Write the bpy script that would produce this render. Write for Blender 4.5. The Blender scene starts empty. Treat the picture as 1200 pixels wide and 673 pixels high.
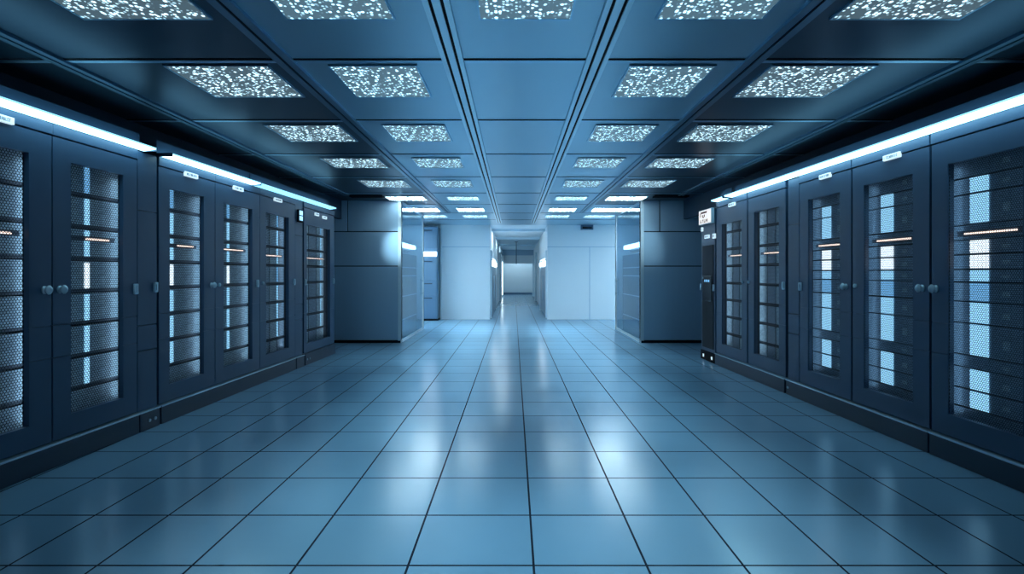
import bpy, bmesh, math, random
from mathutils import Vector, Matrix

random.seed(7)
C = bpy.context.scene.collection
SC = bpy.context.scene

# ------------------------------------------------------------------ camera
F = 580.0                      # focal length in pixels of the 1200 px wide frame
CAMZ = 1.5
cam = bpy.data.objects.new('camera', bpy.data.cameras.new('camera'))
C.objects.link(cam)
cam.location = (0, 0, CAMZ)
cam.rotation_euler = (math.pi / 2, 0, 0)
cam.data.sensor_width = 36
cam.data.lens = 36 * F / 1200
cam.data.shift_x = -2 / 1200
cam.data.shift_y = -16.5 / 1200
cam.data.clip_start = 0.02
cam.data.clip_end = 200
SC.camera = cam

# ------------------------------------------------------------------ light levels
EXPOSURE = 0.45
L_PANEL = 3.0                  # speckled ceiling lights (bright cells)
L_LED = 5.5                  # strips above the cabinets
L_TUBE = 5.5                   # tubes added out of sight inside the cabinets
SPOT_IN = 125.0                 # spots added under the inner ceiling lights
L_END = 105.0                  # the two brightest lamps, over the glazed sides
L_AISLE = 32.0                 # unseen lights added in the side aisles to brighten the far walls
LIGHT = (0.46, 0.81, 1.0)
LEDC = (0.42, 0.82, 1.0)

w = bpy.data.worlds.new('world'); SC.world = w; w.use_nodes = True
w.node_tree.nodes['Background'].inputs[0].default_value = (0.05, 0.1, 0.16, 1)
w.node_tree.nodes['Background'].inputs[1].default_value = 0.1
SC.view_settings.view_transform = 'Standard'
SC.view_settings.look = 'None'
SC.view_settings.gamma = 1
SC.view_settings.exposure = EXPOSURE
SC.view_settings.use_curve_mapping = False
SC.cycles.max_bounces = 8
SC.cycles.diffuse_bounces = 5
SC.cycles.glossy_bounces = 4
SC.cycles.transparent_max_bounces = 8
SC.cycles.sample_clamp_indirect = 6
SC.cycles.use_denoising = True

# ------------------------------------------------------------------ materials
MATS = {}
def mat(name, col, rough=0.5, metal=0.0, spec=0.5, emit=None, estr=0.0, bump=None, rvar=None, cvar=None, coat=0.0):
    m = bpy.data.materials.new(name); m.use_nodes = True
    nt = m.node_tree; b = nt.nodes['Principled BSDF']
    b.inputs['Base Color'].default_value = (*col, 1)
    b.inputs['Roughness'].default_value = rough
    b.inputs['Metallic'].default_value = metal
    b.inputs['Specular IOR Level'].default_value = spec
    if coat:
        b.inputs['Coat Weight'].default_value = coat
        b.inputs['Coat Roughness'].default_value = 0.08
    if emit:
        b.inputs['Emission Color'].default_value = (*emit, 1)
        b.inputs['Emission Strength'].default_value = estr
    tc = nt.nodes.new('ShaderNodeTexCoord')
    if bump:
        n = nt.nodes.new('ShaderNodeTexNoise'); n.inputs['Scale'].default_value = bump[0]; n.inputs['Detail'].default_value = 3
        nt.links.new(tc.outputs['Object'], n.inputs['Vector'])
        bp = nt.nodes.new('ShaderNodeBump'); bp.inputs['Strength'].default_value = bump[1]; bp.inputs['Distance'].default_value = 0.002
        nt.links.new(n.outputs['Fac'], bp.inputs['Height']); nt.links.new(bp.outputs['Normal'], b.inputs['Normal'])
    if rvar:
        n = nt.nodes.new('ShaderNodeTexNoise'); n.inputs['Scale'].default_value = rvar[0]; n.inputs['Detail'].default_value = 4
        nt.links.new(tc.outputs['Object'], n.inputs['Vector'])
        mr = nt.nodes.new('ShaderNodeMapRange'); mr.inputs['To Min'].default_value = rough - rvar[1]; mr.inputs['To Max'].default_value = rough + rvar[1]
        nt.links.new(n.outputs['Fac'], mr.inputs['Value']); nt.links.new(mr.outputs[0], b.inputs['Roughness'])
    if cvar:
        n = nt.nodes.new('ShaderNodeTexNoise'); n.inputs['Scale'].default_value = cvar[0]; n.inputs['Detail'].default_value = 5
        nt.links.new(tc.outputs['Object'], n.inputs['Vector'])
        mx = nt.nodes.new('ShaderNodeMixRGB')
        mx.inputs[1].default_value = (*[c * (1 - cvar[1]) for c in col], 1)
        mx.inputs[2].default_value = (*[min(1, c * (1 + cvar[1])) for c in col], 1)
        nt.links.new(n.outputs['Fac'], mx.inputs[0]); nt.links.new(mx.outputs[0], b.inputs['Base Color'])
    MATS[name] = m
    return m

def speckle_emit(name, base, col, strength, scale, thresh, back, rough=0.5, ebase=0.0):
    """A perforated lamp cover: bright cells between dark ones."""
    m = mat(name, base, rough)
    nt = m.node_tree; b = nt.nodes['Principled BSDF']
    tc = nt.nodes.new('ShaderNodeTexCoord')
    mp = nt.nodes.new('ShaderNodeMapping'); mp.inputs['Scale'].default_value = scale
    v = nt.nodes.new('ShaderNodeTexVoronoi'); v.feature = 'F1'; v.inputs['Scale'].default_value = 1; v.inputs['Randomness'].default_value = 0.75
    sep = nt.nodes.new('ShaderNodeSeparateColor')
    gt = nt.nodes.new('ShaderNodeMapRange'); gt.inputs['From Min'].default_value = thresh; gt.inputs['From Max'].default_value = min(1, thresh + 0.25)
    dm = nt.nodes.new('ShaderNodeMapRange'); dm.inputs['From Min'].default_value = 0.25; dm.inputs['From Max'].default_value = 0.6
    dm.inputs['To Min'].default_value = 1; dm.inputs['To Max'].default_value = 0
    n2 = nt.nodes.new('ShaderNodeTexNoise'); n2.inputs['Scale'].default_value = 4.0
    n2r = nt.nodes.new('ShaderNodeMapRange'); n2r.inputs['From Min'].default_value = 0.3; n2r.inputs['From Max'].default_value = 0.7; n2r.inputs['To Min'].default_value = 0.4; n2r.inputs['To Max'].default_value = 1.4
    m1 = nt.nodes.new('ShaderNodeMath'); m1.operation = 'MULTIPLY'
    m2 = nt.nodes.new('ShaderNodeMath'); m2.operation = 'MULTIPLY'
    m3 = nt.nodes.new('ShaderNodeMath'); m3.operation = 'MULTIPLY_ADD'; m3.inputs[1].default_value = strength; m3.inputs[2].default_value = ebase
    L = nt.links.new
    L(tc.outputs['Object'], mp.inputs['Vector']); L(mp.outputs[0], v.inputs['Vector']); L(tc.outputs['Object'], n2.inputs['Vector'])
    L(v.outputs['Color'], sep.inputs[0]); L(sep.outputs[0], gt.inputs['Value']); L(v.outputs['Distance'], dm.inputs['Value'])
    L(n2.outputs['Fac'], n2r.inputs['Value'])
    L(gt.outputs[0], m1.inputs[0]); L(dm.outputs[0], m1.inputs[1]); L(m1.outputs[0], m2.inputs[0]); L(n2r.outputs[0], m2.inputs[1])
    L(m2.outputs[0], m3.inputs[0]); L(m3.outputs[0], b.inputs['Emission Strength'])
    b.inputs['Emission Color'].default_value = (*col, 1)
    return m

M_FLOOR = mat('floor_tile', (0.19, 0.37, 0.52), 0.21, spec=1.0, cvar=(2.5, 0.05))
M_FLOOR.node_tree.nodes['Principled BSDF'].inputs['IOR'].default_value = 1.8
M_GROUT = mat('floor_joint', (0.012, 0.02, 0.035), 0.8, spec=0.1)
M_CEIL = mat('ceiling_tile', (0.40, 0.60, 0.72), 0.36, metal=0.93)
M_CEILD = mat('graphite_ceiling_tile', (0.055, 0.105, 0.155), 0.33, metal=0.95)  # ceiling tile with the shade of the outer bays in its colour
M_BAR = mat('ceiling_bar', (0.40, 0.64, 0.80), 0.33, metal=0.95)
M_SLOT = mat('black_slot', (0.003, 0.005, 0.010), 0.7, spec=0.1)
M_CAB = mat('cabinet_paint', (0.031, 0.078, 0.148), 0.40, spec=0.5, bump=(260, 0.03), cvar=(3, 0.06))
M_DARK = mat('cabinet_inside', (0.010, 0.016, 0.026), 0.6, spec=0.2)
M_MESH = mat('perforated_steel', (0.014, 0.022, 0.036), 0.5, metal=0.3, spec=0.3)
M_PLINTH = mat('plinth_paint', (0.020, 0.042, 0.075), 0.4)
M_CHROME = mat('brushed_chrome', (0.52, 0.70, 0.82), 0.25, metal=0.25, bump=(40, 0.1))
M_WALLD = mat('side_wall_paint', (0.020, 0.045, 0.080), 0.6, spec=0.3, cvar=(2, 0.05))
M_BLOCK = mat('steel_wall_panel', (0.34, 0.51, 0.66), 0.36, spec=0.6, bump=(300, 0.02))
M_WHITE = mat('white_wall', (0.72, 0.81, 0.86), 0.55, spec=0.4, cvar=(1.5, 0.02))
M_TRIM = mat('bright_metal_trim', (0.60, 0.74, 0.82), 0.35, metal=0.15)
M_STEEL = mat('dark_blue_steel', (0.10, 0.18, 0.27), 0.28, metal=0.5)
M_SCREEN = mat('black_screen', (0.004, 0.006, 0.010), 0.15, spec=0.5)
M_GREY = mat('server_front', (0.40, 0.55, 0.70), 0.45, metal=0.2, cvar=(34, 0.6))
M_GREYD = mat('server_chassis', (0.06, 0.09, 0.13), 0.5)
M_BLADE = mat('blade_front', (0.22, 0.32, 0.42), 0.4, metal=0.3, cvar=(45, 0.6))
M_LED = mat('led_tube', (0.8, 0.9, 0.95), 0.4, emit=LEDC, estr=L_LED)
M_LEDDIM = mat('led_tube_dim', (0.5, 0.8, 0.9), 0.4, emit=(0.30, 0.72, 0.95), estr=1.1)
M_LEDMID = mat('led_tube_mid', (0.5, 0.8, 0.9), 0.4, emit=(0.36, 0.78, 1.0), estr=4.0)
M_LEDTOP = mat('led_back_glow', (0.5, 0.8, 0.9), 0.4, emit=(0.34, 0.76, 1.0), estr=4.5)
M_TUBE = mat('cabinet_tube', (0.8, 0.9, 0.95), 0.4, emit=(0.55, 0.80, 1.0), estr=L_TUBE)
M_TUBEDIM = mat('cabinet_tube_dim', (0.6, 0.75, 0.9), 0.4, emit=(0.45, 0.75, 1.0), estr=3.5)
M_LITW = mat('lit_panel_white', (0.6, 0.7, 0.8), 0.3, emit=(0.80, 0.92, 1.0), estr=1.2)
M_LITB = mat('lit_panel_blue', (0.3, 0.5, 0.7), 0.3, emit=(0.30, 0.66, 0.95), estr=0.95)
M_LITD = mat('lit_panel_deep', (0.2, 0.4, 0.6), 0.3, emit=(0.14, 0.38, 0.66), estr=0.9)
M_WARM = mat('lit_port_row', (0.6, 0.5, 0.45), 0.3, emit=(1.0, 0.80, 0.70), estr=1.3)
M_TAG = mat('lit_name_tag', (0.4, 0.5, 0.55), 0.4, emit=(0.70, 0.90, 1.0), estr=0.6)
M_INK = mat('tag_print', (0.10, 0.20, 0.30), 0.6)
M_SIGN = mat('lit_sign_face', (0.5, 0.47, 0.45), 0.4, emit=(1.0, 0.93, 0.90), estr=0.62)
M_SIGNINK = mat('sign_print', (0.10, 0.03, 0.03), 0.6)
M_LIGHT = speckle_emit('lamp_cover', (0.03, 0.09, 0.15), (0.42, 0.78, 1.0), L_PANEL, (42, 46, 1), 0.56, 0.0, ebase=0.14)
M_LIGHTOUT = speckle_emit('lamp_cover_outer', (0.02, 0.06, 0.10), (0.50, 0.82, 1.0), L_PANEL*0.95, (44, 42, 1), 0.50, 0.0, ebase=0.10)
M_LIGHTEND = speckle_emit('lamp_cover_bright', (0.10, 0.17, 0.23), (0.66, 0.90, 1.0), L_END, (38, 50, 1), 0.30, 0.0, ebase=0.3)
M_LIGHTMIDEND = speckle_emit('lamp_cover_medium', (0.10, 0.17, 0.23), (0.66, 0.90, 1.0), L_END*0.35, (38, 50, 1), 0.30, 0.0, ebase=0.3)
M_LIGHTFAR = speckle_emit('lamp_cover_far', (0.10, 0.17, 0.23), LIGHT, L_PANEL*1.4, (38, 50, 1), 0.30, 0.0, ebase=0.3)
M_AISLE = mat('aisle_lamp', (0.8, 0.9, 0.95), 0.4, emit=(0.70, 0.90, 1.0), estr=L_AISLE)
M_BARLAMP = mat('bar_lamp', (0.9, 0.95, 1), 0.4, emit=(0.7, 0.9, 1.0), estr=6.0)
M_CORR = mat('corridor_lamp', (0.9, 0.95, 1), 0.4, emit=(0.70, 0.90, 1.0), estr=32.0)
M_AISLER = mat('aisle_lamp_dim', (0.8, 0.9, 0.95), 0.4, emit=(0.70, 0.90, 1.0), estr=L_AISLE*0.5)
M_HLAMP = mat('white_lamp', (0.9, 0.95, 1), 0.4, emit=(0.85, 0.95, 1.0), estr=4.0)

def glass_mat():
    m = bpy.data.materials.new('tinted_glass'); m.use_nodes = True
    nt = m.node_tree; nt.nodes.clear()
    out = nt.nodes.new('ShaderNodeOutputMaterial'); mix = nt.nodes.new('ShaderNodeMixShader')
    tr = nt.nodes.new('ShaderNodeBsdfTransparent'); tr.inputs[0].default_value = (0.38, 0.60, 0.76, 1)
    gl = nt.nodes.new('ShaderNodeBsdfGlossy'); gl.inputs['Roughness'].default_value = 0.06; gl.inputs[0].default_value = (0.85, 0.95, 1, 1)
    fr = nt.nodes.new('ShaderNodeLayerWeight'); fr.inputs[0].default_value = 0.16
    nt.links.new(fr.outputs['Facing'], mix.inputs[0]); nt.links.new(tr.outputs[0], mix.inputs[1]); nt.links.new(gl.outputs[0], mix.inputs[2])
    nt.links.new(mix.outputs[0], out.inputs[0])
    return m
M_GLASS = glass_mat()
M_CLEAR = bpy.data.materials.new('clear_glass'); M_CLEAR.use_nodes = True
_nt = M_CLEAR.node_tree; _nt.nodes.clear()
_o = _nt.nodes.new('ShaderNodeOutputMaterial'); _t = _nt.nodes.new('ShaderNodeBsdfTransparent'); _t.inputs[0].default_value = (0.95, 0.98, 1, 1)
_nt.links.new(_t.outputs[0], _o.inputs[0])

# ------------------------------------------------------------------ mesh helpers
class MB:
    """collects boxes, prisms, lathes into ONE mesh object (several materials allowed)"""
    def __init__(s): s.v = []; s.f = []; s.mi = []; s.mats = []; s.smooth = []
    def _m(s, m):
        if m not in s.mats: s.mats.append(m)
        return s.mats.index(m)
    def box(s, x0, x1, y0, y1, z0, z1, m, bev=0.0):
        if x0 > x1: x0, x1 = x1, x0
        if y0 > y1: y0, y1 = y1, y0
        if z0 > z1: z0, z1 = z1, z0
        k = len(s.v); i = s._m(m)
        if bev <= 0:
            s.v += [(x0,y0,z0),(x1,y0,z0),(x1,y1,z0),(x0,y1,z0),(x0,y0,z1),(x1,y0,z1),(x1,y1,z1),(x0,y1,z1)]
            fs = [(0,3,2,1),(4,5,6,7),(0,1,5,4),(1,2,6,5),(2,3,7,6),(3,0,4,7)]
        else:
            b = min(bev, (x1-x0)/2.01, (y1-y0)/2.01, (z1-z0)/2.01)
            bm = bmesh.new(); bmesh.ops.create_cube(bm, size=1)
            for vv in bm.verts:
                vv.co = Vector(((x0+x1)/2 + vv.co.x*(x1-x0), (y0+y1)/2 + vv.co.y*(y1-y0), (z0+z1)/2 + vv.co.z*(z1-z0)))
            bmesh.ops.bevel(bm, geom=bm.edges[:], offset=b, segments=2, affect='EDGES', profile=0.6)
            bm.verts.index_update()
            s.v += [tuple(vv.co) for vv in bm.verts]
            fs = [tuple(vv.index for vv in ff.verts) for ff in bm.faces]
            bm.free()
        for f in fs: s.f.append(tuple(a + k for a in f)); s.mi.append(i); s.smooth.append(False)
        return s
    def lathe(s, prof, org, axis, up, m, seg=16, sx=1.0, sz=1.0):
        """profile [(dist along axis, radius)]; sx/sz stretch across / along 'up'"""
        a = Vector(axis).normalized(); u = Vector(up).normalized(); r = a.cross(u)
        k = len(s.v); i = s._m(m); o = Vector(org)
        for d, rad in prof:
            for j in range(seg):
                t = 2*math.pi*j/seg
                s.v.append(tuple(o + a*d + r*(rad*math.cos(t)*sx) + u*(rad*math.sin(t)*sz)))
        for p in range(len(prof)-1):
            for j in range(seg):
                j2 = (j+1) % seg
                s.f.append((k+p*seg+j, k+p*seg+j2, k+(p+1)*seg+j2, k+(p+1)*seg+j)); s.mi.append(i); s.smooth.append(True)
        s.f.append(tuple(k+j for j in range(seg))[::-1]); s.mi.append(i); s.smooth.append(False)
        s.f.append(tuple(k+(len(prof)-1)*seg+j for j in range(seg))); s.mi.append(i); s.smooth.append(False)
        return s
    def quad(s, pts, m):
        k = len(s.v); i = s._m(m); s.v += [tuple(p) for p in pts]
        s.f.append(tuple(range(k, k+len(pts)))); s.mi.append(i); s.smooth.append(False)
        return s
    def build(s, name, parent=None, loc=(0,0,0), rz=0.0):
        me = bpy.data.meshes.new(name); me.from_pydata(s.v, [], s.f)
        for m in s.mats: me.materials.append(m)
        for p, i, sm in zip(me.polygons, s.mi, s.smooth): p.material_index = i; p.use_smooth = sm
        me.update()
        bm = bmesh.new(); bm.from_mesh(me); bmesh.ops.recalc_face_normals(bm, faces=bm.faces[:]); bm.to_mesh(me); bm.free()
        o = bpy.data.objects.new(name, me); C.objects.link(o)
        o.location = loc; o.rotation_euler = (0, 0, rz)
        if parent: o.parent = parent
        return o

def tag(o, label=None, cat=None, group=None, kind=None):
    if label: o['label'] = label
    if cat: o['category'] = cat
    if group: o['group'] = group
    if kind: o['kind'] = kind
    return o

def thing(name, label, cat, loc=(0,0,0), rz=0.0, group=None):
    o = bpy.data.objects.new(name, None); C.objects.link(o)
    o.empty_display_size = 0.1
    o.location = loc; o.rotation_euler = (0, 0, rz)
    return tag(o, label, cat, group)

def struct(o): o['kind'] = 'structure'; return o

def copy_tree(o, parent=None):
    c = o.copy(); C.objects.link(c)
    if parent: c.parent = parent
    for ch in list(o.children): copy_tree(ch, c)
    return c

def hexmesh(x0, x1, z0, z1, y, pitch, hole, name, parent):
    """a sheet of steel with staggered hexagonal holes, 2 mm thick edge lips at the border"""
    nx = max(4, int((x1-x0)/pitch)); px = (x1-x0)/nx
    nz = max(6, int((z1-z0)/(pitch*0.866))); pz = (z1-z0)/nz
    V = []; Fc = []; cache = {}
    def vid(x, z):
        x = min(x1, max(x0, x)); key = (round(x*1e5), round(z*1e5))
        if key not in cache: cache[key] = len(V); V.append((x, y, z))
        return cache[key]
    ry = pz*2/3; rx = px/2
    for r in range(nz):
        cz = z0 + (r+0.5)*pz
        off = 0.5 if r % 2 == 0 else 0.0
        for c in range(nx + (0 if r % 2 == 0 else 1)):
            cx = x0 + (c+off)*px
            out = [(cx, cz+ry), (cx+rx, cz+ry/2), (cx+rx, cz-ry/2), (cx, cz-ry), (cx-rx, cz-ry/2), (cx-rx, cz+ry/2)]
            oi = [vid(*p) for p in out]
            k = len(V)
            edge = r % 2 == 1 and c in (0, nx)
            if edge:                                  # half cells at the border stay solid
                ids = list(dict.fromkeys(oi))
                if len(ids) >= 3: Fc.append(tuple(ids))
                continue
            for (ax, az) in out: V.append((cx + (ax-cx)*hole, y, cz + (az-cz)*hole))
            for j in range(6):
                j2 = (j+1) % 6
                Fc.append((oi[j], oi[j2], k+j2, k+j))
    me = bpy.data.meshes.new(name); me.from_pydata(V, [], Fc); me.materials.append(M_MESH); me.update()
    o = bpy.data.objects.new(name, me); C.objects.link(o)
    if parent: o.parent = parent
    return o

def ztop(py, D): return CAMZ + (320 - py)*D/F

# ------------------------------------------------------------------ setting
CEIL = 3.05
YB, YE = -3.0, 36.0
XW = 4.12
# floor: tile columns as measured, rows 0.55 m deep, dark joints between
cols = [-3.05, -2.59, -2.135, -1.648, -1.114, -0.541, 0.102, 0.681, 1.177, 1.670, 2.156, 2.62, 3.085]
while cols[0] > -7: cols.insert(0, cols[0] - 0.465)
while cols[-1] < 7: cols.append(cols[-1] + 0.465)
rows = [2.536, 3.063, 3.619, 4.153, 4.67, 5.194, 5.743, 6.254, 6.818, 7.385, 7.953, 8.597]
while rows[0] > YB: rows.insert(0, rows[0] - 0.545)
while rows[-1] < YE: rows.append(rows[-1] + 0.56)
fb = MB(); g = 0.0062
for a in range(len(cols)-1):
    for b in range(len(rows)-1):
        fb.quad([(cols[a]+g, rows[b]+g, 0), (cols[a+1]-g, rows[b]+g, 0), (cols[a+1]-g, rows[b+1]-g, 0), (cols[a]+g, rows[b+1]-g, 0)], M_FLOOR)
fb.box(cols[0], cols[-1], rows[0], rows[-1], -0.06, -0.002, M_GROUT)
struct(fb.build('floor'))
cb = MB()                                   # pale metal tiles in the middle bays and the far cross aisle, a darker copy above the cabinets with the shade painted in
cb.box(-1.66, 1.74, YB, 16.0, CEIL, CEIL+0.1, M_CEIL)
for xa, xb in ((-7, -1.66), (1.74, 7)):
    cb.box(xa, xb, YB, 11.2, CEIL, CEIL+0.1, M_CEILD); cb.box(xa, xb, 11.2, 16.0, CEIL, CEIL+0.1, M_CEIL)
struct(cb.build('ceiling'))

# side walls behind the cabinet rows
struct(MB().box(-XW-0.15, -XW, YB, 13.3, 0, CEIL, M_WALLD).build('wall_left'))
struct(MB().box(XW, XW+0.15, YB, 13.3, 0, CEIL, M_WALLD).build('wall_right'))
struct(MB().box(-XW-0.15, XW+0.15, YB-0.15, YB, 0, CEIL, M_WALLD).build('wall_back'))

# ceiling cross bars
rowlines = [0.72, 2.16, 3.61, 5.03, 6.47, 8.0, 9.6, 11.2, 12.8, 14.4]
for n, D in enumerate(rowlines):
    b = MB()
    b.box(-XW if D < 13.3 else -7, XW if D < 13.3 else 7, D-0.012, D+0.030, CEIL-0.006, CEIL+0.002, M_BAR)
    b.box(-XW if D < 13.3 else -7, XW if D < 13.3 else 7, D-0.036, D-0.014, CEIL-0.003, CEIL+0.002, M_SLOT)
    struct(b.build('trim_%d' % (n+1)))

# ceiling tracks along the room
def track(x, wd, slots, y1, label, m=M_BAR):
    t = thing('ceiling_track', label, 'ceiling track', (x, 0, CEIL))
    b = MB(); edges = sorted(slots)
    cur = -wd/2
    sw = 0.010
    for s in edges:
        b.box(cur, s-sw, YB, y1, -0.022, 0.0, m, 0.0); cur = s+sw
    b.box(cur, wd/2, YB, y1, -0.022, 0.0, m)
    b.build('rail', t)
    b = MB()
    for s in edges: b.box(s-sw, s+sw, YB, y1, -0.012, 0.0, M_SLOT)
    b.build('groove', t)
    return t
M_BARC = mat('ceiling_track_paint', (0.66, 0.86, 0.96), 0.40, metal=0.85)
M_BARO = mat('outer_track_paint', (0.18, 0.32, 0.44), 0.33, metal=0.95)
track(-0.440, 0.155, (-0.034, 0.034), 15.2, 'pale ceiling track with two black grooves, central pair, side facing away from the sign', M_BARC)
track(0.600, 0.155, (-0.034, 0.034), 15.2, 'pale ceiling track with two black grooves, central pair, side nearer the lit sign', M_BARC)
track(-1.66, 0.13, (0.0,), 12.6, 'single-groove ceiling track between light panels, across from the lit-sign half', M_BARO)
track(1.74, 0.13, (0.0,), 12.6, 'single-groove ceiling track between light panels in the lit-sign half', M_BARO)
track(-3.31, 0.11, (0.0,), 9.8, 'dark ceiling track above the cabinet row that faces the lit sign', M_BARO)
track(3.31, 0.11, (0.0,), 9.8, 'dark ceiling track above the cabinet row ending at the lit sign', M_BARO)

# ceiling lights
def ceiling_light(x0, x1, y0, y1, label, group, m=None, down=0.0):
    t = thing('ceiling_light', label, 'ceiling light', ((x0+x1)/2, (y0+y1)/2, CEIL), group=group)
    hx, hy = (x1-x0)/2, (y1-y0)/2
    b = MB(); e = 0.012
    b.box(-hx-e, hx+e, -hy-e, -hy, -0.012, 0, M_BAR); b.box(-hx-e, hx+e, hy, hy+e, -0.012, 0, M_BAR)
    b.box(-hx-e, -hx, -hy, hy, -0.012, 0, M_BAR); b.box(hx, hx+e, -hy, hy, -0.012, 0, M_BAR)
    b.build('frame', t)
    MB().box(-hx, hx, -hy, hy, -0.008, 0, m or M_LIGHT).build('diffuser', t)
    if down:                                          # spot added under the panel, beamed straight down to brighten the floor
        l = bpy.data.lights.new('louvred_lamp', 'SPOT'); l.energy = down; l.color = (0.58, 0.87, 1.0)
        l.spot_size = math.radians(52); l.spot_blend = 1.0; l.shadow_soft_size = 0.22
        o = bpy.data.objects.new('louvred_lamp', l); C.objects.link(o); o.parent = t; o.location = (0, 0, -0.26)
    return t
ORD = ['first', 'second', 'third', 'fourth', 'fifth', 'sixth', 'seventh', 'eighth', 'ninth', 'tenth', 'eleventh', 'twelfth', 'thirteenth', 'fourteenth']
def spot(t, x, y, tgt, power, ang):
    l = bpy.data.lights.new('spot_lamp', 'SPOT'); l.energy = power; l.color = (0.62, 0.88, 1.0); l.spot_size = ang; l.spot_blend = 0.9; l.shadow_soft_size = 0.03
    o = bpy.data.objects.new('spot_lamp', l); C.objects.link(o)
    p = Vector((x, y, CEIL-0.05)); o.parent = t; o.location = p - t.location      # bodiless spot added to make the glow on the end wall
    o.rotation_euler = (Vector(tgt)-p).to_track_quat('-Z', 'Y').to_euler()
colsL = [(-2.60, -1.84, 'outer column over the row facing the sign'), (-1.37, -0.73, 'inner column, half facing the sign'),
         (0.87, 1.50, 'inner column, lit-sign half'), (1.93, 2.70, 'outer column over the lit-sign row')]
prow = [(2.36, 3.0), (3.69, 4.33), (5.17, 5.80), (6.66, 7.25), (8.25, 8.9), (10.0, 10.5), (11.8, 12.4), (13.2, 13.8)]
for (x0, x1, nm) in colsL:
    for k, (y0, y1) in enumerate(prow):
        t = ceiling_light(x0, x1, y0, y1, 'speckled ceiling light, %s from the viewer, %s' % (ORD[k], nm), 'speckled ceiling lights', M_LIGHTEND if (k == 6 and abs(x0) > 1.5) else M_LIGHTMIDEND if (k == 5 and abs(x0) > 1.5) or k == 6 else M_LIGHTFAR if k >= 5 else M_LIGHTOUT if abs(x0) > 1.5 else None, SPOT_IN*(1.9 if k > 4 else 1.5 if k == 4 else 1.15 if k == 3 else 0.9) if -1.5 < x0 < 1.5 else (40 if k == 4 else 0))
        if k == 4 and x0 < -1.5: spot(t, -2.15, 9.1, (-2.46, 10.6, 2.12), 190, math.radians(26))
        if k == 4 and x0 > 1.5: spot(t, 2.35, 9.1, (2.80, 10.6, 2.12), 48, math.radians(30))
ceiling_light(-0.20, 0.34, 2.36, 3.0, 'speckled ceiling light alone between the two double-groove tracks', 'speckled ceiling lights', None, SPOT_IN)

# black ceiling slots near the end blocks
for x0, x1, lab in ((-3.28, -2.62, 'black slot vent in the ceiling before the end wall facing away from the sign'), (2.82, 3.5, 'black slot vent in the ceiling before the end wall by the lit sign')):
    t = thing('ceiling_vent', lab, 'vent', ((x0+x1)/2, 9.95, CEIL))
    hx = (x1-x0)/2
    MB().box(-hx, hx, -0.10, 0.10, -0.03, 0, M_SLOT, 0.006).build('housing', t)
    b = MB()
    for q in (-0.05, 0.0, 0.05): b.box(-hx+0.02, hx-0.02, q-0.012, q+0.012, -0.036, -0.030, M_DARK)
    b.build('slat', t)

# ------------------------------------------------------------------ end blocks (mirrored)
def end_block(s, xi, side):
    """wall block closing a cabinet row: s=-1 / +1, xi = X of its inner face"""
    y0, y1 = 10.6, 13.25
    X = lambda a: s*a
    ax = abs(xi); th = 0.10
    b = MB(); gp = 0.011
    zt = [ (0.05, ztop(312, y0)), (ztop(312, y0), ztop(271.5, y0)), (ztop(271.5, y0), CEIL) ]
    xs = 3.56 if s < 0 else 3.13
    for k, (a, c) in enumerate(zt):
        if k < 2:
            b.box(X(ax), X(XW), y0, y0+0.03, a+gp, c-gp, M_BLOCK, 0.004)
        else:
            b.box(X(ax), X(xs-gp), y0, y0+0.03, a+gp, c, M_BLOCK, 0.004)
            b.box(X(xs+gp), X(XW), y0, y0+0.03, a+gp, c, M_BLOCK, 0.004)
    b.box(X(ax), X(XW), y0+0.028, y0+th, 0.0, CEIL, M_DARK)
    # back side of the block
    b.box(X(ax), X(7), y1-0.1, y1, 0, CEIL, M_WHITE)
    struct(b.build('wall_%s_end' % side))
    struct(MB().box(X(ax+0.01), X(XW), y0-0.012, y0+0.02, 0.0, 0.05, M_SLOT).build('baseboard_%s' % side))
end_block(-1, -2.41, 'left')
end_block(1, 2.72, 'right')

def glass_front(s, xi, lab):
    t = thing('glass_partition', lab, 'glass partition', (xi, 10.6, 0))
    L = 2.63; d = s
    b = MB()
    b.box(0, d*0.07, -0.004, 0.09, 0, CEIL-0.001, M_TRIM, 0.006)
    b.box(0, d*0.05, L-0.06, L+0.02, 0, CEIL-0.001, M_TRIM, 0.006)
    b.box(0.0, d*0.05, 0.09, L-0.06, CEIL-0.05, CEIL-0.001, M_TRIM)
    b.box(0.0, d*0.05, 0.09, L-0.06, 0, 0.05, M_TRIM)
    b.build('frame', t)
    p = MB().box(d*0.021, d*0.032, 0.09, L-0.06, 0.05, CEIL-0.05, M_CLEAR)
    p.quad([(d*0.02, 0.09, 0.05), (d*0.02, L-0.06, 0.05), (d*0.02, L-0.06, CEIL-0.05), (d*0.02, 0.09, CEIL-0.05)], M_GLASS)
    p.build('pane', t)
    h = MB()
    h.box(-d*0.03, -d*0.012, L-0.10, L-0.08, 0.9, 1.35, M_CHROME, 0.004)
    h.box(-d*0.02, d*0.02, L-0.10, L-0.08, 0.95, 0.97, M_CHROME); h.box(-d*0.02, d*0.02, L-0.10, L-0.08, 1.28, 1.30, M_CHROME)
    tag(h.build('handle', t), 'slim chrome door handle')
glass_front(-1, -2.41, 'tall glazed side with bright metal frame on the end block facing the lit-sign side')
glass_front(1, 2.72, 'tall glazed side with bright metal frame on the end block beside the lit sign')

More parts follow.
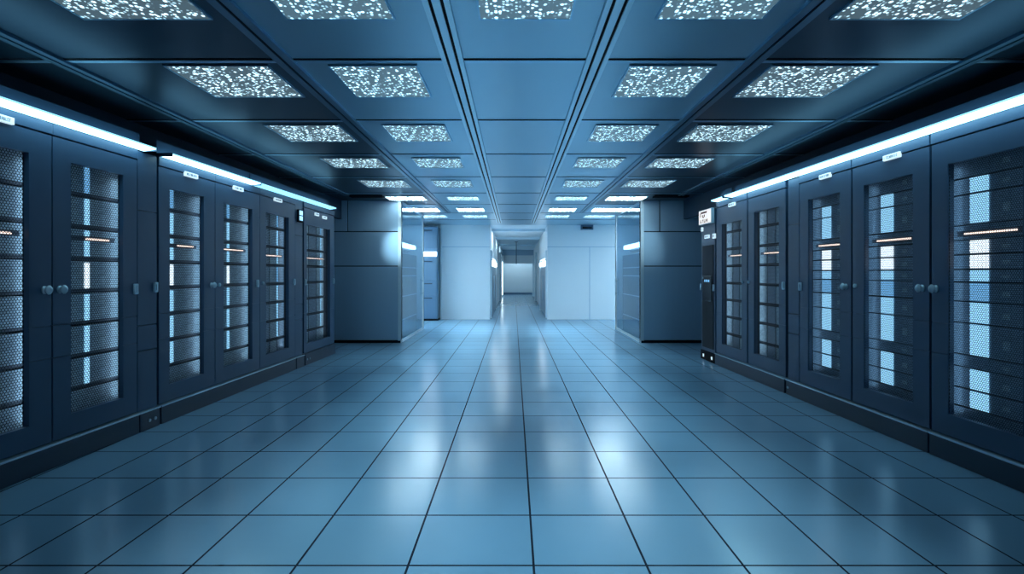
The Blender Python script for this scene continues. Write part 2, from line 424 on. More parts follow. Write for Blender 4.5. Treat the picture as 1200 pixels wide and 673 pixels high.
def glass_room(s, xi, who):
    """what stands behind the glazing: a lit hood over dark equipment"""
    x = xi + s*0.14
    t = thing('equipment_cabinet', 'dark steel equipment cabinet with shelf lines behind the glazed side %s' % who, 'cabinet', (x, 10.8, 0))
    MB().box(0, s*0.7, 0.0, 2.2, 0.0, 1.95, M_GREYD, 0.01).build('body', t)
    b = MB()
    for z in (0.42, 0.95, 1.42, 1.62): b.box(-s*0.012, 0, 0.1, 2.1, z, z+0.02, M_TRIM)
    b.build('shelf_edge', t)
    b = MB()
    for k in range(5): b.box(-s*0.008, 0, 0.35+k*0.3, 0.55+k*0.3, 1.02, 1.32, M_GREYD)
    b.build('module_front', t)
    u = thing('hood_lamp', 'bright white horizontal lamp behind the glazed side %s' % who, 'lamp', (x, 10.8, 2.05))
    MB().box(s*0.1, s*0.5, 0.0, 2.2, 0.13, 0.20, M_STEEL, 0.01).build('hood', u)
    MB().box(-s*0.02, s*0.09, 0.05, 2.0, 0.05, 0.15, M_HLAMP, 0.01).build('tube', u)
    MB().box(s*0.09, s*0.12, 0.3, 1.8, 0.0, 0.14, M_STEEL).build('bracket', u)
    MB().box(s*0.1, s*0.5, 0.0, 2.2, -0.10, -0.07, M_TRIM).build('ledge', u)
glass_room(-1, -2.41, 'opposite the sign half')
glass_room(1, 2.72, 'in the lit-sign half')

# ------------------------------------------------------------------ far white walls, side aisles, corridor
YF = 16.0
XC0, XC1, XC1E = -0.77, 1.09, 1.36
zs = ztop(289.5, YF); gp = 0.010
b = MB()
for (a, c) in ((0.0, zs), (zs, CEIL)):
    b.box(-2.32, XC0, YF, YF+0.03, a + (gp if a else 0), c-gp if a == 0 else c, M_WHITE)
b.box(-7, XC0, YF+0.03, YF+0.15, 0, CEIL, M_WHITE); b.box(-2.32, XC0, YF+0.012, YF+0.03, zs-gp, zs+gp, M_BLOCK)
struct(b.build('wall_far_left'))
b = MB(); xs = (691-602)*YF/F
b.box(XC1, 7, YF, YF+0.03, zs+gp, CEIL, M_WHITE)
b.box(XC1, xs-gp, YF, YF+0.03, 0, zs-gp, M_WHITE); b.box(xs+gp, 7, YF, YF+0.03, 0, zs-gp, M_WHITE)
b.box(XC1, 7, YF+0.03, YF+0.15, 0, CEIL, M_WHITE); b.box(XC1, 7, YF+0.012, YF+0.03, zs-gp, zs+gp, M_BLOCK); b.box(xs-gp, xs+gp, YF+0.012, YF+0.03, 0, zs-gp, M_BLOCK)
struct(b.build('wall_far_right'))
struct(MB().box(-2.36, -2.32, YF-0.04, YF+0.02, 0, CEIL, M_TRIM).build('trim_11'))
# aisle ends
struct(MB().box(-7.1, -7, 13.2, YF+0.1, 0, CEIL, M_WHITE).build('wall_aisle_left'))
struct(MB().box(7, 7.1, 13.2, YF+0.1, 0, CEIL, M_WHITE).build('wall_aisle_right'))

def added_aisle_light(x, lab, m):  # lamp added out of view behind the end blocks
    t = thing('aisle_light', lab, 'ceiling light', (x, 14.6, CEIL))
    b = MB(); b.box(-0.95, 0.95, -0.42, -0.38, -0.03, 0, M_BAR); b.box(-0.95, 0.95, 0.38, 0.42, -0.03, 0, M_BAR)
    b.box(-0.95, -0.91, -0.38, 0.38, -0.03, 0, M_BAR); b.box(0.91, 0.95, -0.38, 0.38, -0.03, 0, M_BAR)
    b.build('frame', t)
    MB().box(-0.91, 0.91, -0.38, 0.38, -0.02, 0, m).build('diffuser', t)
added_aisle_light(-4.3, 'wide bright ceiling light in the side aisle away from the sign', M_AISLE)
added_aisle_light(5.35, 'wide bright ceiling light in the side aisle on the lit-sign side', M_AISLER)

# locker seen between the glazing and the white wall
t = thing('metal_locker', 'tall blue metal locker with a lit strip, beside the white wall without a ceiling sensor', 'locker', (-2.85, 15.5, 0))
MB().box(-0.8, 0.47, 0, 0.48, 0.06, 2.95, M_STEEL, 0.01).build('body', t)
MB().box(-0.8, 0.47, 0.03, 0.48, 0, 0.06, M_SLOT).build('base', t)
for z0, z1 in ((0.10, 0.80), (0.82, 1.25), (1.27, 1.95), (2.25, 2.92)):
    d = MB().box(-0.72, 0.44, -0.02, 0.0, z0, z1, M_STEEL, 0.005).build('door', t)
    MB().box(-0.35, 0.30, -0.05, -0.02, z1-0.10, z1-0.075, M_DARK, 0.004).build('handle', d)
MB().box(-0.72, 0.44, -0.03, 0.0, 2.02, 2.16, M_HLAMP, 0.005).build('lamp_strip', t)

# small dark sensor box at the top of the far white wall
t = thing('ceiling_sensor', 'small dark box at the top of the far white wall, lit-sign side', 'sensor', (2.36, YF, CEIL))
MB().box(-0.2, 0.2, -0.10, 0, -0.16, -0.002, M_STEEL, 0.01).build('housing', t)
MB().box(-0.15, 0.15, -0.108, -0.10, -0.13, -0.06, M_SCREEN).build('window', t)

# corridor
YC = 34.8
def slant(bld, xa, xb, y0, y1, z0, z1, th, m):
    k = bld._m(m); n = len(bld.v)
    bld.v += [(xa,y0,z0),(xb,y1,z0),(xb+th,y1,z0),(xa+th,y0,z0),(xa,y0,z1),(xb,y1,z1),(xb+th,y1,z1),(xa+th,y0,z1)]
    for f in [(0,3,2,1),(4,5,6,7),(0,1,5,4),(1,2,6,5),(2,3,7,6),(3,0,4,7)]:
        bld.f.append(tuple(a+n for a in f)); bld.mi.append(k); bld.smooth.append(False)
b = MB(); slant(b, XC0, XC0, YF+0.15, YC, 0, CEIL, -0.12, M_WHITE); struct(b.build('wall_corridor_left'))
b = MB(); slant(b, XC1, XC1E, YF+0.15, YC, 0, CEIL, 0.12, M_WHITE); struct(b.build('wall_corridor_right'))
M_CEILC = mat('corridor_ceiling', (0.55, 0.74, 0.86), 0.5, spec=0.5)
b = MB(); b.box(XC0-0.3, XC1E+0.3, YF, YC, CEIL, CEIL+0.1, M_CEILC)
for D, wd in ((17.4, 0), (21.5, 0), (27, 0)):
    b.box(XC0, XC1+0.05, D, D+0.08, CEIL-0.09, CEIL, M_CEILC)
struct(b.build('ceiling_corridor'))
b = MB(); b.box(XC0-0.1, XC1E+0.2, YC, YC+0.1, 0, CEIL, M_WHITE); struct(b.build('wall_corridor_end'))
b = MB(); b.box(XC0, XC1E+0.02, 33.2, 33.4, ztop(309, 33.4), CEIL, M_WHITE); b.box(XC0, XC1E, 33.1, 33.2, ztop(299.5, 33.4), CEIL, M_BLOCK)
struct(b.build('wall_corridor_header'))
t = thing('wall_light', 'upright white light bar near the far end of the corridor', 'wall light', (XC0, 31.0, 0))  # lamp made up for the bright streak it reflects on the floor
MB().box(0, 0.04, -0.06, 0.06, 0.08, 2.25, M_STEEL, 0.01).build('housing', t)
MB().box(0.04, 0.07, -0.05, 0.05, 0.12, 2.2, M_BARLAMP, 0.01).build('tube', t)

struct(MB().box(XC0, XC1E, YC-0.03, YC, 0, 0.12, M_STEEL).build('baseboard_end'))
# frames and metal doors along the corridor
n = 12
for s, x0, x1f in ((1, XC0, 0), (-1, XC1, 1)):
    for (ya, yb) in ((26.5, 27.1), (31.5, 32.1)):
        xw = x0 if s > 0 else XC1 + (XC1E-XC1)*(ya-YF)/(YC-YF)
        struct(MB().box(xw, xw+s*0.10, ya, yb, 0, 2.6, M_TRIM).build('trim_%d' % n)); n += 1
def lift_door(s, x, y0, y1, lab):
    t = thing('corridor_door', lab, 'door', (x, y0, 0)); L = y1-y0
    MB().box(0, s*0.03, 0, L/2-0.02, 0.04, 1.72, M_STEEL, 0.005).build('door_panel', t)
    MB().box(0, s*0.03, L/2+0.02, L, 0.04, 1.72, M_STEEL, 0.005).build('door_panel', t)
    b = MB(); b.box(0, s*0.05, -0.12, 0, 0, 2.25, M_TRIM); b.box(0, s*0.05, L, L+0.12, 0, 2.25, M_TRIM); b.box(0, s*0.05, 0, L, 2.0, 2.25, M_TRIM)
    b.build('frame', t)
    MB().box(0, s*0.07, 0, L, 1.75, 1.90, M_HLAMP, 0.01).build('lamp_strip', t)
    MB().box(s*0.03, s*0.06, L/2-0.14, L/2-0.08, 0.5, 1.4, M_CHROME, 0.005).build('handle', t)
lift_door(1, XC0, 16.5, 20.6, 'dark metal corridor door under a lit strip, wall facing the lit-sign side')
lift_door(-1, XC1+0.02, 16.5, 20.0, 'dark metal corridor door under a lit strip, wall on the lit-sign side')
# pole hanging in the corridor
t = thing('hanging_pole', 'thin vertical rod hanging from the corridor ceiling', 'rod', (0.13, 24.5, CEIL))
MB().lathe([(0, 0.02), (1.1, 0.02)], (0, 0, 0), (0, 0, -1), (1, 0, 0), M_STEEL, 8).build('rod', t)
MB().box(-0.08, 0.08, -0.08, 0.08, -0.02, 0, M_STEEL).build('ceiling_plate', t)
# lamps added to the corridor, tucked out of sight behind beams and header
for y, o in ((17.78, 'first'), (21.88, 'second'), (27.38, 'third'), (33.9, 'last')):
    t = thing('corridor_light', 'flush ceiling light in the white corridor, %s from its mouth' % o, 'ceiling light', (-0.42 if y < 30 else 0.2, y, CEIL))
    MB().box(-0.15, 0.15, -0.27, 0.27, -0.014, 0, M_BAR).build('frame', t)
    MB().box(-0.12, 0.12, -0.24, 0.24, -0.02, -0.014, M_CORR).build('diffuser', t)

# ------------------------------------------------------------------ cabinet rows
class Row:
    """a straight row: X at depth D on the plinth's front line; local x along the row, local y into the wall"""
    def __init__(s, side, Xa, Da, Xb, Db):
        s.side = side; s.k = (Xb-Xa)/(Db-Da); s.Xa = Xa; s.Da = Da
        s.c = math.sqrt(1+s.k*s.k)
        if side < 0: s.rz = math.atan2(1, s.k)
        else: s.rz = math.atan2(-1, -s.k)
    def loc(s, D): return (s.Xa + (D-s.Da)*s.k, D, 0)
    def u(s, D, D0): return (D-D0)*s.c*(1 if s.side < 0 else -1)
    def depth(s, px):
        # depth of the line's point that is seen at column px
        q = (px-602)/F
        return (s.Xa - s.k*s.Da)/(q - s.k)
RL = Row(-1, -3.55, 3.4, -3.33, 9.0)
RR = Row(1, 3.47, 3.4, 3.31, 8.0)
DF, DB, MY, CB, SV = 0.02, 0.07, 0.060, 0.075, 0.16    # door front / back, mesh plane, carcass front, server front
CD = 0.53                                               # carcass back
ZP = 0.185                                              # plinth top
ZD0, ZD1 = 0.20, 2.555                                  # door
ZH = 2.652                                               # cabinet top

def knob(parent, x, z, kind):
    b = MB()
    if kind == 'knob':
        b.lathe([(0, 0.022), (0.012, 0.024), (0.016, 0.016), (0.03, 0.022), (0.045, 0.028), (0.062, 0.018), (0.072, 0.004)],
                (x, DF, z), (0, -1, 0), (0, 0, 1), M_CHROME, 10, 0.85, 1.35)
        return b.build('knob', parent)
    if kind == 'small':
        b.lathe([(0, 0.018), (0.02, 0.02), (0.028, 0.012), (0.03, 0.002)], (x, DF, z), (0, -1, 0), (0, 0, 1), M_CHROME, 10, 0.8, 1.2)
        return b.build('knob', parent)
    b.box(x-0.022, x+0.022, DF-0.022, DF+0.002, z-0.05, z+0.05, M_CHROME, 0.008)
    b.box(x-0.010, x+0.010, DF-0.030, DF-0.020, z-0.03, z+0.03, M_CHROME, 0.004)
    return b.build('latch', parent)

def name_plate(parent, x, z, wd=0.16, h=0.045, y=DF):
    b = MB()
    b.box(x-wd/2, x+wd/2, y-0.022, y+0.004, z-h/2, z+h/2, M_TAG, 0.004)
    rr = random.Random(int(x*1000)+int(z*77))
    k = x-wd/2+0.018
    while k < x+wd/2-0.024:
        q = 0.008
        b.box(k, k+0.003, y-0.0235, y-0.021, z-h*0.22, z+h*0.22, M_INK)
        if rr.random() < 0.7: b.box(k, k+q, y-0.0235, y-0.021, z+h*0.16, z+h*0.24, M_INK)
        if rr.random() < 0.6: b.box(k, k+q, y-0.0235, y-0.021, z-h*0.24, z-h*0.16, M_INK)
        if rr.random() < 0.5: b.box(k+q-0.003, k+q, y-0.0235, y-0.021, z-h*0.2, z+h*0.2, M_INK)
        k += 0.013 if rr.random() < 0.85 else 0.022
    return b.build('name_plate', parent)

def cabinet(row, px0, px1, wx0, wx1, label, wz=(0.37, 2.37), handles=(), plates=(), pitch=0.0215):
    """px0..px1: columns of the door's edges, wx0..wx1: of the window's; returns (thing, window local x0, x1, D mid)"""
    D0, D1 = row.depth(px0), row.depth(px1)
    if D0 > D1: D0, D1 = D1, D0
    Dm = (D0+D1)/2
    U = lambda D: row.u(D, Dm)
    hw = (D1-D0)/2*row.c - 0.005
    a, c = sorted((U(row.depth(wx0)), U(row.depth(wx1))))
    t = thing('server_cabinet', label, 'server cabinet', row.loc(Dm), row.rz, None)
    b = MB()
    b.box(-hw, -hw+0.025, CB, CD, ZP+0.002, ZH, M_DARK); b.box(hw-0.025, hw, CB, CD, ZP+0.002, ZH, M_DARK)
    b.box(-hw+0.025, hw-0.025, CD-0.02, CD, ZP+0.002, ZH, M_DARK)
    b.box(-hw+0.025, hw-0.025, CB, CD-0.02, ZP+0.002, ZP+0.02, M_DARK); b.box(-hw+0.025, hw-0.025, CB, CD-0.02, ZH-0.03, ZH, M_DARK)
    b.box(-hw, hw, CB, CB+0.006, ZD1+0.0, ZH-0.03, M_DARK)
    b.build('carcass', t)
    MB().box(-hw-0.004, hw+0.004, DF-0.006, DB, ZD1+0.010, ZH, M_CAB, 0.004).build('header', t)
    # door: back sheet + front segments with fine seams
    b = MB(); z0, z1 = wz; gp = 0.0025
    for (xa, xb) in ((-hw, a), (c, hw)):
        b.box(xa, xb, DF+0.012, DB, ZD0, ZD1, M_CAB)
    b.box(a, c, DF+0.012, DB, ZD0, z0, M_CAB); b.box(a, c, DF+0.012, DB, z1, ZD1, M_CAB)
    zz = [ZD0, 0.845, 1.095, ZD1]
    for q in range(3):
        za, zb = zz[q] + (gp if q else 0), zz[q+1] - (gp if q < 2 else 0)
        for (xa, xb) in ((-hw, a), (c, hw)):
            b.box(xa, xb, DF, DF+0.013, za, zb, M_CAB)
    b.box(a, c, DF, DF+0.013, ZD0, z0, M_CAB); b.box(a, c, DF, DF+0.013, z1, ZD1, M_CAB)
    door = b.build('door', t)
    hexmesh(a, c, z0, z1, MY if row.side < 0 else 0.030, pitch if row.side < 0 else 0.0165, 0.76, 'mesh_panel', door)
    for (hx, hz, kind) in handles: knob(door, U(row.depth(hx)), hz, kind)
    for (lx, lz, lw, lh) in plates: name_plate(t, U(row.depth(lx)), lz, lw, lh)
    # vertical lamps added, hidden behind the door's stiles, to light the equipment
    for xx in ((max(a-0.12, -hw+0.045), min(c+0.12, hw-0.045))):
        q = MB().lathe([(0, 0.010), (2.0, 0.010)], (xx, CB+0.028, 0.36), (0, 0, 1), (1, 0, 0), M_TUBE if row.side < 0 or px0 < 930 else M_TUBEDIM, 8).build('lamp_tube', t)
    t['w'] = 0
    del t['w']
    return t, a, c, Dm, hw

def server(row, Dm, a, c, hw, z0, z1, kind, label, group, lit=None, frac=0.55, vcols=3):
    t = thing('rack_server', label, 'server', Vector(row.loc(Dm)) + Vector((0, 0, z0)), row.rz, group)
    h = z1-z0; e = 0.012; a0, c0 = a, c
    xa, xb = -hw+0.03, hw-0.03
    MB().box(xa, xb, SV+0.014, CD-0.03, 0, h-e, M_GREYD).build('chassis', t)
    if kind == 'strip':
        b = MB(); b.box(xa, xb, SV, SV+0.014, 0.028, h-e, M_GREY, 0.003)
        b.build('front_panel', t)
        if lit:
            cx = a + (c-a)*frac
            MB().box(cx-0.022, cx+0.022, SV-0.008, SV, 0.03, h-e-0.01, lit, 0.002).build('indicator_strip', t)
        b = MB(); cx = a + (c-a)*0.22
        b.box(cx-0.05, cx+0.03, SV-0.004, SV, 0.06, h*0.6, M_BLADE); b.build('drive_bay', t)
    elif kind == 'panel':
        far = a if row.side > 0 else c
        sg = 1 if row.side > 0 else -1
        b = MB(); b.box(xa, xb, SV, SV+0.014, 0.002, h-0.008, M_BLADE, 0.003); b.build('front_panel', t)
        if lit:
            x0 = far+sg*0.05; x1 = far+sg*0.195
            MB().box(x0, x1, SV-0.01, SV, 0.006, h-0.010, lit, 0.002).build('lit_panel', t)
        b = MB(); x0 = far+sg*0.30
        b.box(x0, x0+sg*0.05, SV-0.005, SV, h*0.3, h*0.55, M_GREY); b.build('drive_bay', t)
    else:
        wv = (c-a)/vcols; n = int((xb-xa)/wv); a = (xa+xb)/2 - n*wv/2; c = a + n*wv
        b = MB(); b.box(xa, xb, SV+0.006, SV+0.014, 0.004, h-e, M_DARK); b.build('front_panel', t)
        for k in range(n):
            b = MB(); b.box(a+k*wv+0.012, a+(k+1)*wv-0.012, SV-0.004, SV+0.006, 0.022, h-e-0.008, M_GREY if k % 2 == 0 else M_BLADE, 0.003)
            b.build('blade_module', t)
        if lit:
            cx = a0 + (c0-a0)*frac
            MB().box(cx-0.014, cx+0.014, SV-0.012, SV-0.004, 0.03, h-e-0.01, lit, 0.002).build('indicator_strip', t)
    return t

def glint_bar(row, Dm, a, c, z, f0, f1, label):  # glowing bar made up to stand in for a warm reflection
    t = thing('patch_bar', label, 'patch panel', Vector(row.loc(Dm)) + Vector((0, 0, z)), row.rz, 'lit port bars')
    x0, x1 = a+(c-a)*f0, a+(c-a)*f1
    MB().box(a-0.04, c+0.04, SV-0.024, SV-0.019, -0.008, 0.032, M_GREYD).build('bar', t)
    b = MB(); k = x0
    while k < x1-0.015:
        b.box(k, k+0.016, SV-0.034, SV-0.024, 0.004, 0.018, M_WARM); k += 0.021
    b.build('lit_port_row', t)

ROWL = 'row facing the sign'
ROWR = 'lit-sign row'
# (px0, px1, window px, wz, handles, plates, indicator fraction)
KZ = ztop(340, 3.75)
left = [
    (-90, 64, -57, 37, (0.37, 2.385), [(54, KZ, 'knob')], [(1, 2.575, 0.18, 0.05)], 'strip', 0.35),
    (64, 163.5, 86, 147, (0.37, 2.385), [(72, KZ, 'knob'), (160.5, KZ-0.02, 'latch')], [], 'strip', 0.57),
    (188, 254, 201, 241, (0.365, 2.36), [(249, 1.36, 'knob')], [(225, 2.555, 0.20, 0.05)], 'strip', 0.40),
    (254, 306, 264, 297.5, (0.365, 2.34), [(258, 1.36, 'small'), (302.8, 1.36, 'latch')], [(280, 2.555, 0.20, 0.05)], 'strip', 0.50),
    (306, 347.5, 313.5, 340, (0.365, 2.34), [(309, 1.36, 'small'), (345.7, 1.36, 'latch')], [(326.5, 2.555, 0.21, 0.05)], 'blade', 0.86),
    (357.5, 393, 361, 388, (0.34, 2.29), [(358.8, 1.35, 'latch'), (391.5, 1.35, 'latch')], [(372, 2.50, 0.14, 0.05), (381, 2.48, 0.16, 0.05)], 'blade', 0.9),
]
ORDL = ['sixth', 'fifth', 'fourth', 'third', 'second', 'first']
WHAT_L = ['with a chrome knob, cut by the picture edge', 'with chrome knob beside a narrow filler panel', 'with bright blue strip inside and name tag',
          'with three-way meeting knobs and name tag', 'beside the lit status display', 'touching the grey end wall block']
for i, (p0, p1, w0, w1, wz, hd, pl, kind, fr) in enumerate(left):
    o = ORDL[i]
    t, a, c, Dm, hw = cabinet(RL, p0, p1, w0, w1, 'navy mesh-door cabinet %s, %s from end wall, row facing the sign' % (
        ['cut by the edge', 'with chrome knob', 'with blue-lit middle', 'with small knob', 'with column modules', 'touching grey block'][i], o), wz, hd, pl)
    z0, z1 = 0.245, 2.43; n = 8; st = (z1-z0)/n
    # servers stacked so that the gaps fall on the dark bands seen through the mesh
    for k in range(n):
        zb = z0 + (n-1-k)*st
        lit = [M_LITD, M_LITB, M_LITB, M_LITW, M_LITB, M_LITB, M_LITB, None][k]
        if kind == 'blade' and k in (0, 3): lit = M_LITD
        server(RL, Dm, a, c, hw, zb, zb+st, kind, ('server with column modules' if kind == 'blade' else ('server with plain grey front' if lit is None else 'server with %s strip' % ('white' if lit is M_LITW else 'dim blue' if lit is M_LITD else 'bright blue'))) +
               ', %s from top, %s cabinet from end wall, row facing sign' % (ORD[k], o), 'servers of the %s cabinet facing the sign' % o, lit, fr, 3)
    glint_bar(RL, Dm, a, c, 1.78 if i < 4 else 1.74, 0.5 if i in (0, 1, 2) else 0.2, 0.98, 'warm-lit port bar in the %s cabinet from the end wall, row facing the sign' % o)

right = [
    (1230, 1088.5, 1195.5, 1108, (0.37, 2.37), [(1095, KZ, 'knob')], [], 'panel'),
    (1087, 996.5, 1067, 1010, (0.37, 2.36), [(1079, KZ, 'knob'), (1001, 1.37, 'small')], [(1044, 2.56, 0.19, 0.05)], 'panel'),
    (995.5, 935, 982, 945, (0.37, 2.35), [(990, 1.36, 'knob'), (936.5, 1.34, 'latch')], [(966, 2.56, 0.18, 0.05)], 'panel'),
    (919, 875, 911, 882, (0.37, 2.35), [(917, 1.34, 'latch'), (876.5, 1.37, 'small')], [], 'blade'),
    (874, 838, 867.5, 844.5, (0.36, 2.28), [(869.5, 1.37, 'small')], [(857, 2.545, 0.2, 0.055)], 'blade'),
]
ORDR = ['fifth', 'fourth', 'third', 'second', 'first']
devs = [(2.262, 2.43, None), (2.13, 2.26, M_LITB), (1.885, 2.13, M_LITB), (1.765, 1.885, None), (1.65, 1.765, M_LITW), (1.53, 1.65, M_LITW), (1.43, 1.53, M_LITB), (1.275, 1.43, M_LITD),
        (1.105, 1.275, M_LITB), (0.85, 1.105, M_LITB), (0.75, 0.85, None), (0.58, 0.75, M_LITB), (0.43, 0.58, M_LITB), (0.25, 0.43, None)]
for i, (p0, p1, w0, w1, wz, hd, pl, kind) in enumerate(right):
    o = ORDR[i]
    t, a, c, Dm, hw = cabinet(RR, p0, p1, w0, w1, 'navy mesh-door cabinet %s, %s from lit white sign in its row' % (
        ['cut by the edge', 'with two chrome knobs', 'beside a narrow filler panel', 'with column modules', 'joining the control tower'][i], o), wz, hd, pl)
    if kind == 'panel':
        for k, (zb, zt_, lit) in enumerate(devs):
            q = zb; zt2 = zt_
            server(RR, Dm, a, c, hw, zb, zt2, 'panel', '%s, %s from top, %s cabinet from the sign, lit-sign row' % (
                'server with plain dark front' if lit is None else 'server with %s lit panel' % ('white' if lit is M_LITW else 'deep blue' if lit is M_LITD else 'blue'), ORD[k], o),
                'servers of the %s cabinet in the lit-sign row' % o, lit)
        glint_bar(RR, Dm, a, c, 1.80, 0.05, 0.75, 'warm-lit port bar in the %s cabinet from the sign, lit-sign row' % o)
    else:
        z0, z1 = 0.245, 2.43; n = 8; st = (z1-z0)/n
        for k in range(n):
            zb = z0 + (n-1-k)*st
            server(RR, Dm, a, c, hw, zb, zb+st, 'blade', 'server with column modules, %s from top, %s cabinet from the sign, lit-sign row' % (ORD[k], o),
                   'servers of the %s cabinet in the lit-sign row' % o, None, 0.8, 3)
        glint_bar(RR, Dm, a, c, 1.76, 0.1, 0.95, 'warm-lit port bar in the %s cabinet from the sign, lit-sign row' % o)

# filler panels between cabinet groups
def filler(row, p0, p1, label):
    D0, D1 = sorted((row.depth(p0), row.depth(p1))); Dm = (D0+D1)/2; hw = (D1-D0)/2*row.c - 0.006
    t = thing('filler_panel', label, 'filler panel', row.loc(Dm), row.rz)
    b = MB(); gp = 0.003; zz = [ZP+0.004, 0.76, 1.0, 2.09, ZH-0.002]
    for q in range(4):
        b.box(-hw, hw, DF+0.004, DF+0.03, zz[q]+gp, zz[q+1]-gp, M_CAB, 0.003)
    b.build('panel', t)
    MB().box(-hw+0.004, hw-0.004, DF+0.028, 0.45, ZP+0.004, ZH-0.004, M_DARK).build('backing', t)
    return t, Dm, hw
f1, fD1, fh1 = filler(RL, 163.5, 187, 'narrow navy filler panel between fifth and fourth cabinets, row facing the sign')
f2, fD2, fh2 = filler(RL, 347.5, 356.5, 'narrow navy filler panel under the lit status display')
f3, fD3, fh3 = filler(RR, 934.5, 921, 'narrow navy filler panel between second and third cabinets of the lit-sign row')
knob(f1, -fh1+0.02 if False else fh1-0.03, 1.36, 'latch')

t = thing('status_display', 'small lit status display with two readouts above the narrow filler panel', 'display', Vector(RL.loc(fD2)) + Vector((0, 0, 2.30)), RL.rz)
MB().box(-0.075, 0.075, DF-0.03, DF+0.003, 0, 0.20, M_SLOT, 0.012).build('case', t)
for z in (0.03, 0.115):
    s_ = MB().box(-0.055, 0.055, DF-0.034, DF-0.03, z, z+0.07, M_LITB).build('screen', t)
    b = MB()
    for q in range(3): b.box(-0.045+q*0.032, -0.025+q*0.032, DF-0.036, DF-0.034, z+0.015, z+0.055, M_TAG)
    b.build('digit', s_)

# plinths
def plinth(row, p0, p1, label, rail=True, sockets=()):
    D0, D1 = sorted((row.depth(p0), row.depth(p1))); Dm = (D0+D1)/2; hw = (D1-D0)/2*row.c - 0.004
    t = thing('plinth', label, 'plinth', row.loc(Dm), row.rz)
    MB().box(-hw, hw, 0.0, 0.45, 0, ZP-0.014, M_PLINTH, 0.004).build('kick_board', t)
    MB().box(-hw-0.004, hw+0.004, -0.010, 0.06, ZP-0.014, ZP, M_CHROME if rail else M_PLINTH, 0.004).build('edge_rail', t)
    for sx, z in sockets:
        MB().lathe([(0, 0.017), (0.008, 0.017), (0.010, 0.010)], (hw*sx, 0, z), (0, -1, 0), (0, 0, 1), M_CHROME, 12).build('socket', t)
    return t
plinth(RL, -90, 163.5, 'dark plinth with chrome edge under the two knob-door cabinets facing the sign')
plinth(RL, 164, 187.5, 'short plinth with two small round sockets under the first filler panel', sockets=((-0.1, 0.085), (0.5, 0.085)))
plinth(RL, 189, 347, 'long dark plinth with chrome edge under three cabinets facing the sign')
plinth(RL, 347.6, 357, 'short dark plinth below the lit status display')
plinth(RL, 358, 393, 'short dark plinth with small sockets next to the grey end block', False, ((-0.9, 0.09), (-0.75, 0.09)))
plinth(RR, 1230, 1088.5, 'dark plinth with chrome edge under the cut-off cabinet of the lit-sign row')
plinth(RR, 1087.5, 921, 'long dark plinth under the middle cabinets of the lit-sign row', sockets=((-0.96, 0.09),))
plinth(RR, 919, 837.5, 'dark plinth with chrome edge under two cabinets joining the control tower')

# LED strips on the cabinets' tops
def led(row, p0, p1, label, m, h=0.042):
    D0, D1 = sorted((row.depth(p0), row.depth(p1))); Dm = (D0+D1)/2; hw = (D1-D0)/2*row.c
    t = thing('led_strip', label, 'light strip', Vector(row.loc(Dm)) + Vector((0, 0, ZH)), row.rz)
    wv = h*2.6
    for x in (-hw-0.008, hw): MB().box(x, x+0.008, -wv-0.005, 0.050, 0.001, 0.039, M_CAB, 0.002).build('end_cap', t)
    MB().box(-hw, hw, 0.052, 0.062, 0.001, 0.17, M_WALLD, 0.002).build('back_board', t)  # board added to catch a bloom-like glow above the strip
    b = MB()                                   # wedge profile: the lit face looks down along the doors
    wv = h*2.6
    pr = [(0.050, 0.001), (0.016, 0.002), (0.008, 0.004), (-wv, 0.020), (-wv-0.003, 0.034), (-wv+0.003, 0.037), (-0.05, 0.037), (0.050, 0.008)]
    for k in range(len(pr)):
        (ya, za), (yb, zb) = pr[k], pr[(k+1) % len(pr)]
        mm = m if k == 2 else (M_LEDTOP if k == 6 else M_LEDDIM if k in (1, 3) else M_CAB)  # rims and top face glow to imitate the strip's bloom
        b.quad([(-hw, ya, za), (hw, ya, za), (hw, yb, zb), (-hw, yb, zb)], mm)
    b.build('tube', t)
led(RL, -90, 170, 'bright cyan-white light strip over two cabinets, cut by the edge, facing the sign', M_LED)
led(RL, 189.5, 296.2, 'bright cyan-white light strip ending in a dim stretch, row facing the sign', M_LED)
led(RL, 297.6, 388, 'dim blue light strip running on to the grey end block', M_LEDDIM, 0.036)
led(RR, 1230, 857, 'long bright cyan-white light strip over the lit-sign row', M_LED)
led(RR, 853.5, 840, 'short dim light stub at the sign end of the long strip', M_LEDMID, 0.036)

# soffit wall standing back above the cabinets
for row, nm, ya, yb in ((RL, 'wall_left_soffit', -1.0, 10.6), (RR, 'wall_right_soffit', -1.0, 10.6)):
    Dm = (ya+yb)/2; hw = (yb-ya)/2
    struct(MB().box(-hw, hw, 0.42, 0.50, ZH+0.001, CEIL, M_WALLD).build(nm, None, row.loc(Dm), row.rz))
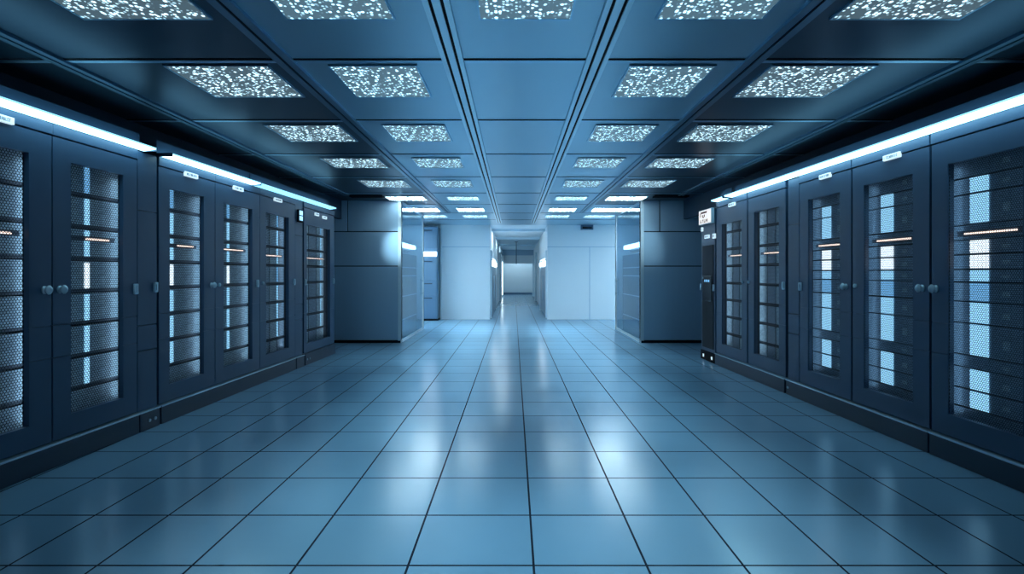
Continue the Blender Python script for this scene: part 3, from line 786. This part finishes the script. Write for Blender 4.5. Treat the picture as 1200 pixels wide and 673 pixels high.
# control tower with the lit sign
D0, D1 = RR.depth(837), RR.depth(820.5); Dm = (D0+D1)/2; hw = abs(D1-D0)/2*RR.c - 0.01
t = thing('control_tower', 'slim dark control tower with black front panel below the lit white sign', 'control cabinet', RR.loc(Dm), RR.rz)
MB().box(-hw, hw, DF, 0.5, 0.16, 2.56, M_CAB, 0.006).build('body', t)
MB().box(-hw+0.06, hw-0.05, DF-0.010, DF, 0.22, 1.97, M_DARK, 0.004).build('front_panel', t)
sc_ = MB().box(-hw+0.09, hw-0.10, DF-0.022, DF-0.010, 1.02, 1.45, M_SCREEN, 0.004).build('screen', t)
b = MB()
for q in range(4): b.box(-0.10+q*0.055, -0.07+q*0.055, DF-0.024, DF-0.022, 1.345, 1.385, M_LITD)
b.build('readout', sc_)
for x in (-hw+0.02, hw-0.02): MB().box(x-0.02, x+0.02, DF-0.03, DF, 1.20, 1.31, M_CHROME, 0.006).build('latch', t)
bs = MB().box(-hw, hw, DF-0.015, 0.5, 0, 0.16, M_SLOT, 0.004).build('base', t)
for x in (-0.15, 0.18): MB().box(x-0.02, x+0.02, DF-0.022, DF-0.015, 0.05, 0.10, M_TAG).build('socket', bs)
name_plate(t, -0.02, 2.12, 0.17, 0.06); name_plate(t, hw-0.02, 2.11, 0.09, 0.08)
name_plate(t, -hw+0.05, 2.26, 0.06, 0.07)
s_ = thing('lit_sign', 'white backlit sign with dark reddish print on top of the control tower', 'sign', Vector(RR.loc(Dm)) + Vector((0, 0, 2.33)), RR.rz)
MB().box(-hw+0.03, hw-0.01, DF-0.06, DF-0.005, 0, 0.25, M_TRIM, 0.006).build('housing', s_)
fc = MB().box(-hw+0.045, hw-0.025, DF-0.066, DF-0.06, 0.012, 0.238, M_SIGN).build('face', s_)
b = MB(); y0, y1 = DF-0.068, DF-0.066
b.box(-0.14, 0.10, y0, y1, 0.185, 0.215, M_SIGNINK)
b.box(-0.17, -0.15, y0, y1, 0.13, 0.20, M_SIGNINK)
b.box(-0.09, -0.06, y0, y1, 0.125, 0.165, M_SIGNINK); b.box(-0.06, -0.02, y0, y1, 0.11, 0.13, M_SIGNINK); b.box(-0.02, 0.02, y0, y1, 0.125, 0.165, M_SIGNINK)
for x in (-0.17, -0.09, -0.02, 0.05, 0.11): b.box(x, x+0.02, y0, y1, 0.03, 0.085, M_SIGNINK)
b.box(-0.17, -0.12, y0, y1, 0.03, 0.045, M_SIGNINK); b.box(-0.09, -0.05, y0, y1, 0.07, 0.085, M_SIGNINK); b.box(-0.02, 0.03, y0, y1, 0.03, 0.045, M_SIGNINK); b.box(0.05, 0.13, y0, y1, 0.055, 0.068, M_SIGNINK)
b.build('print', fc)
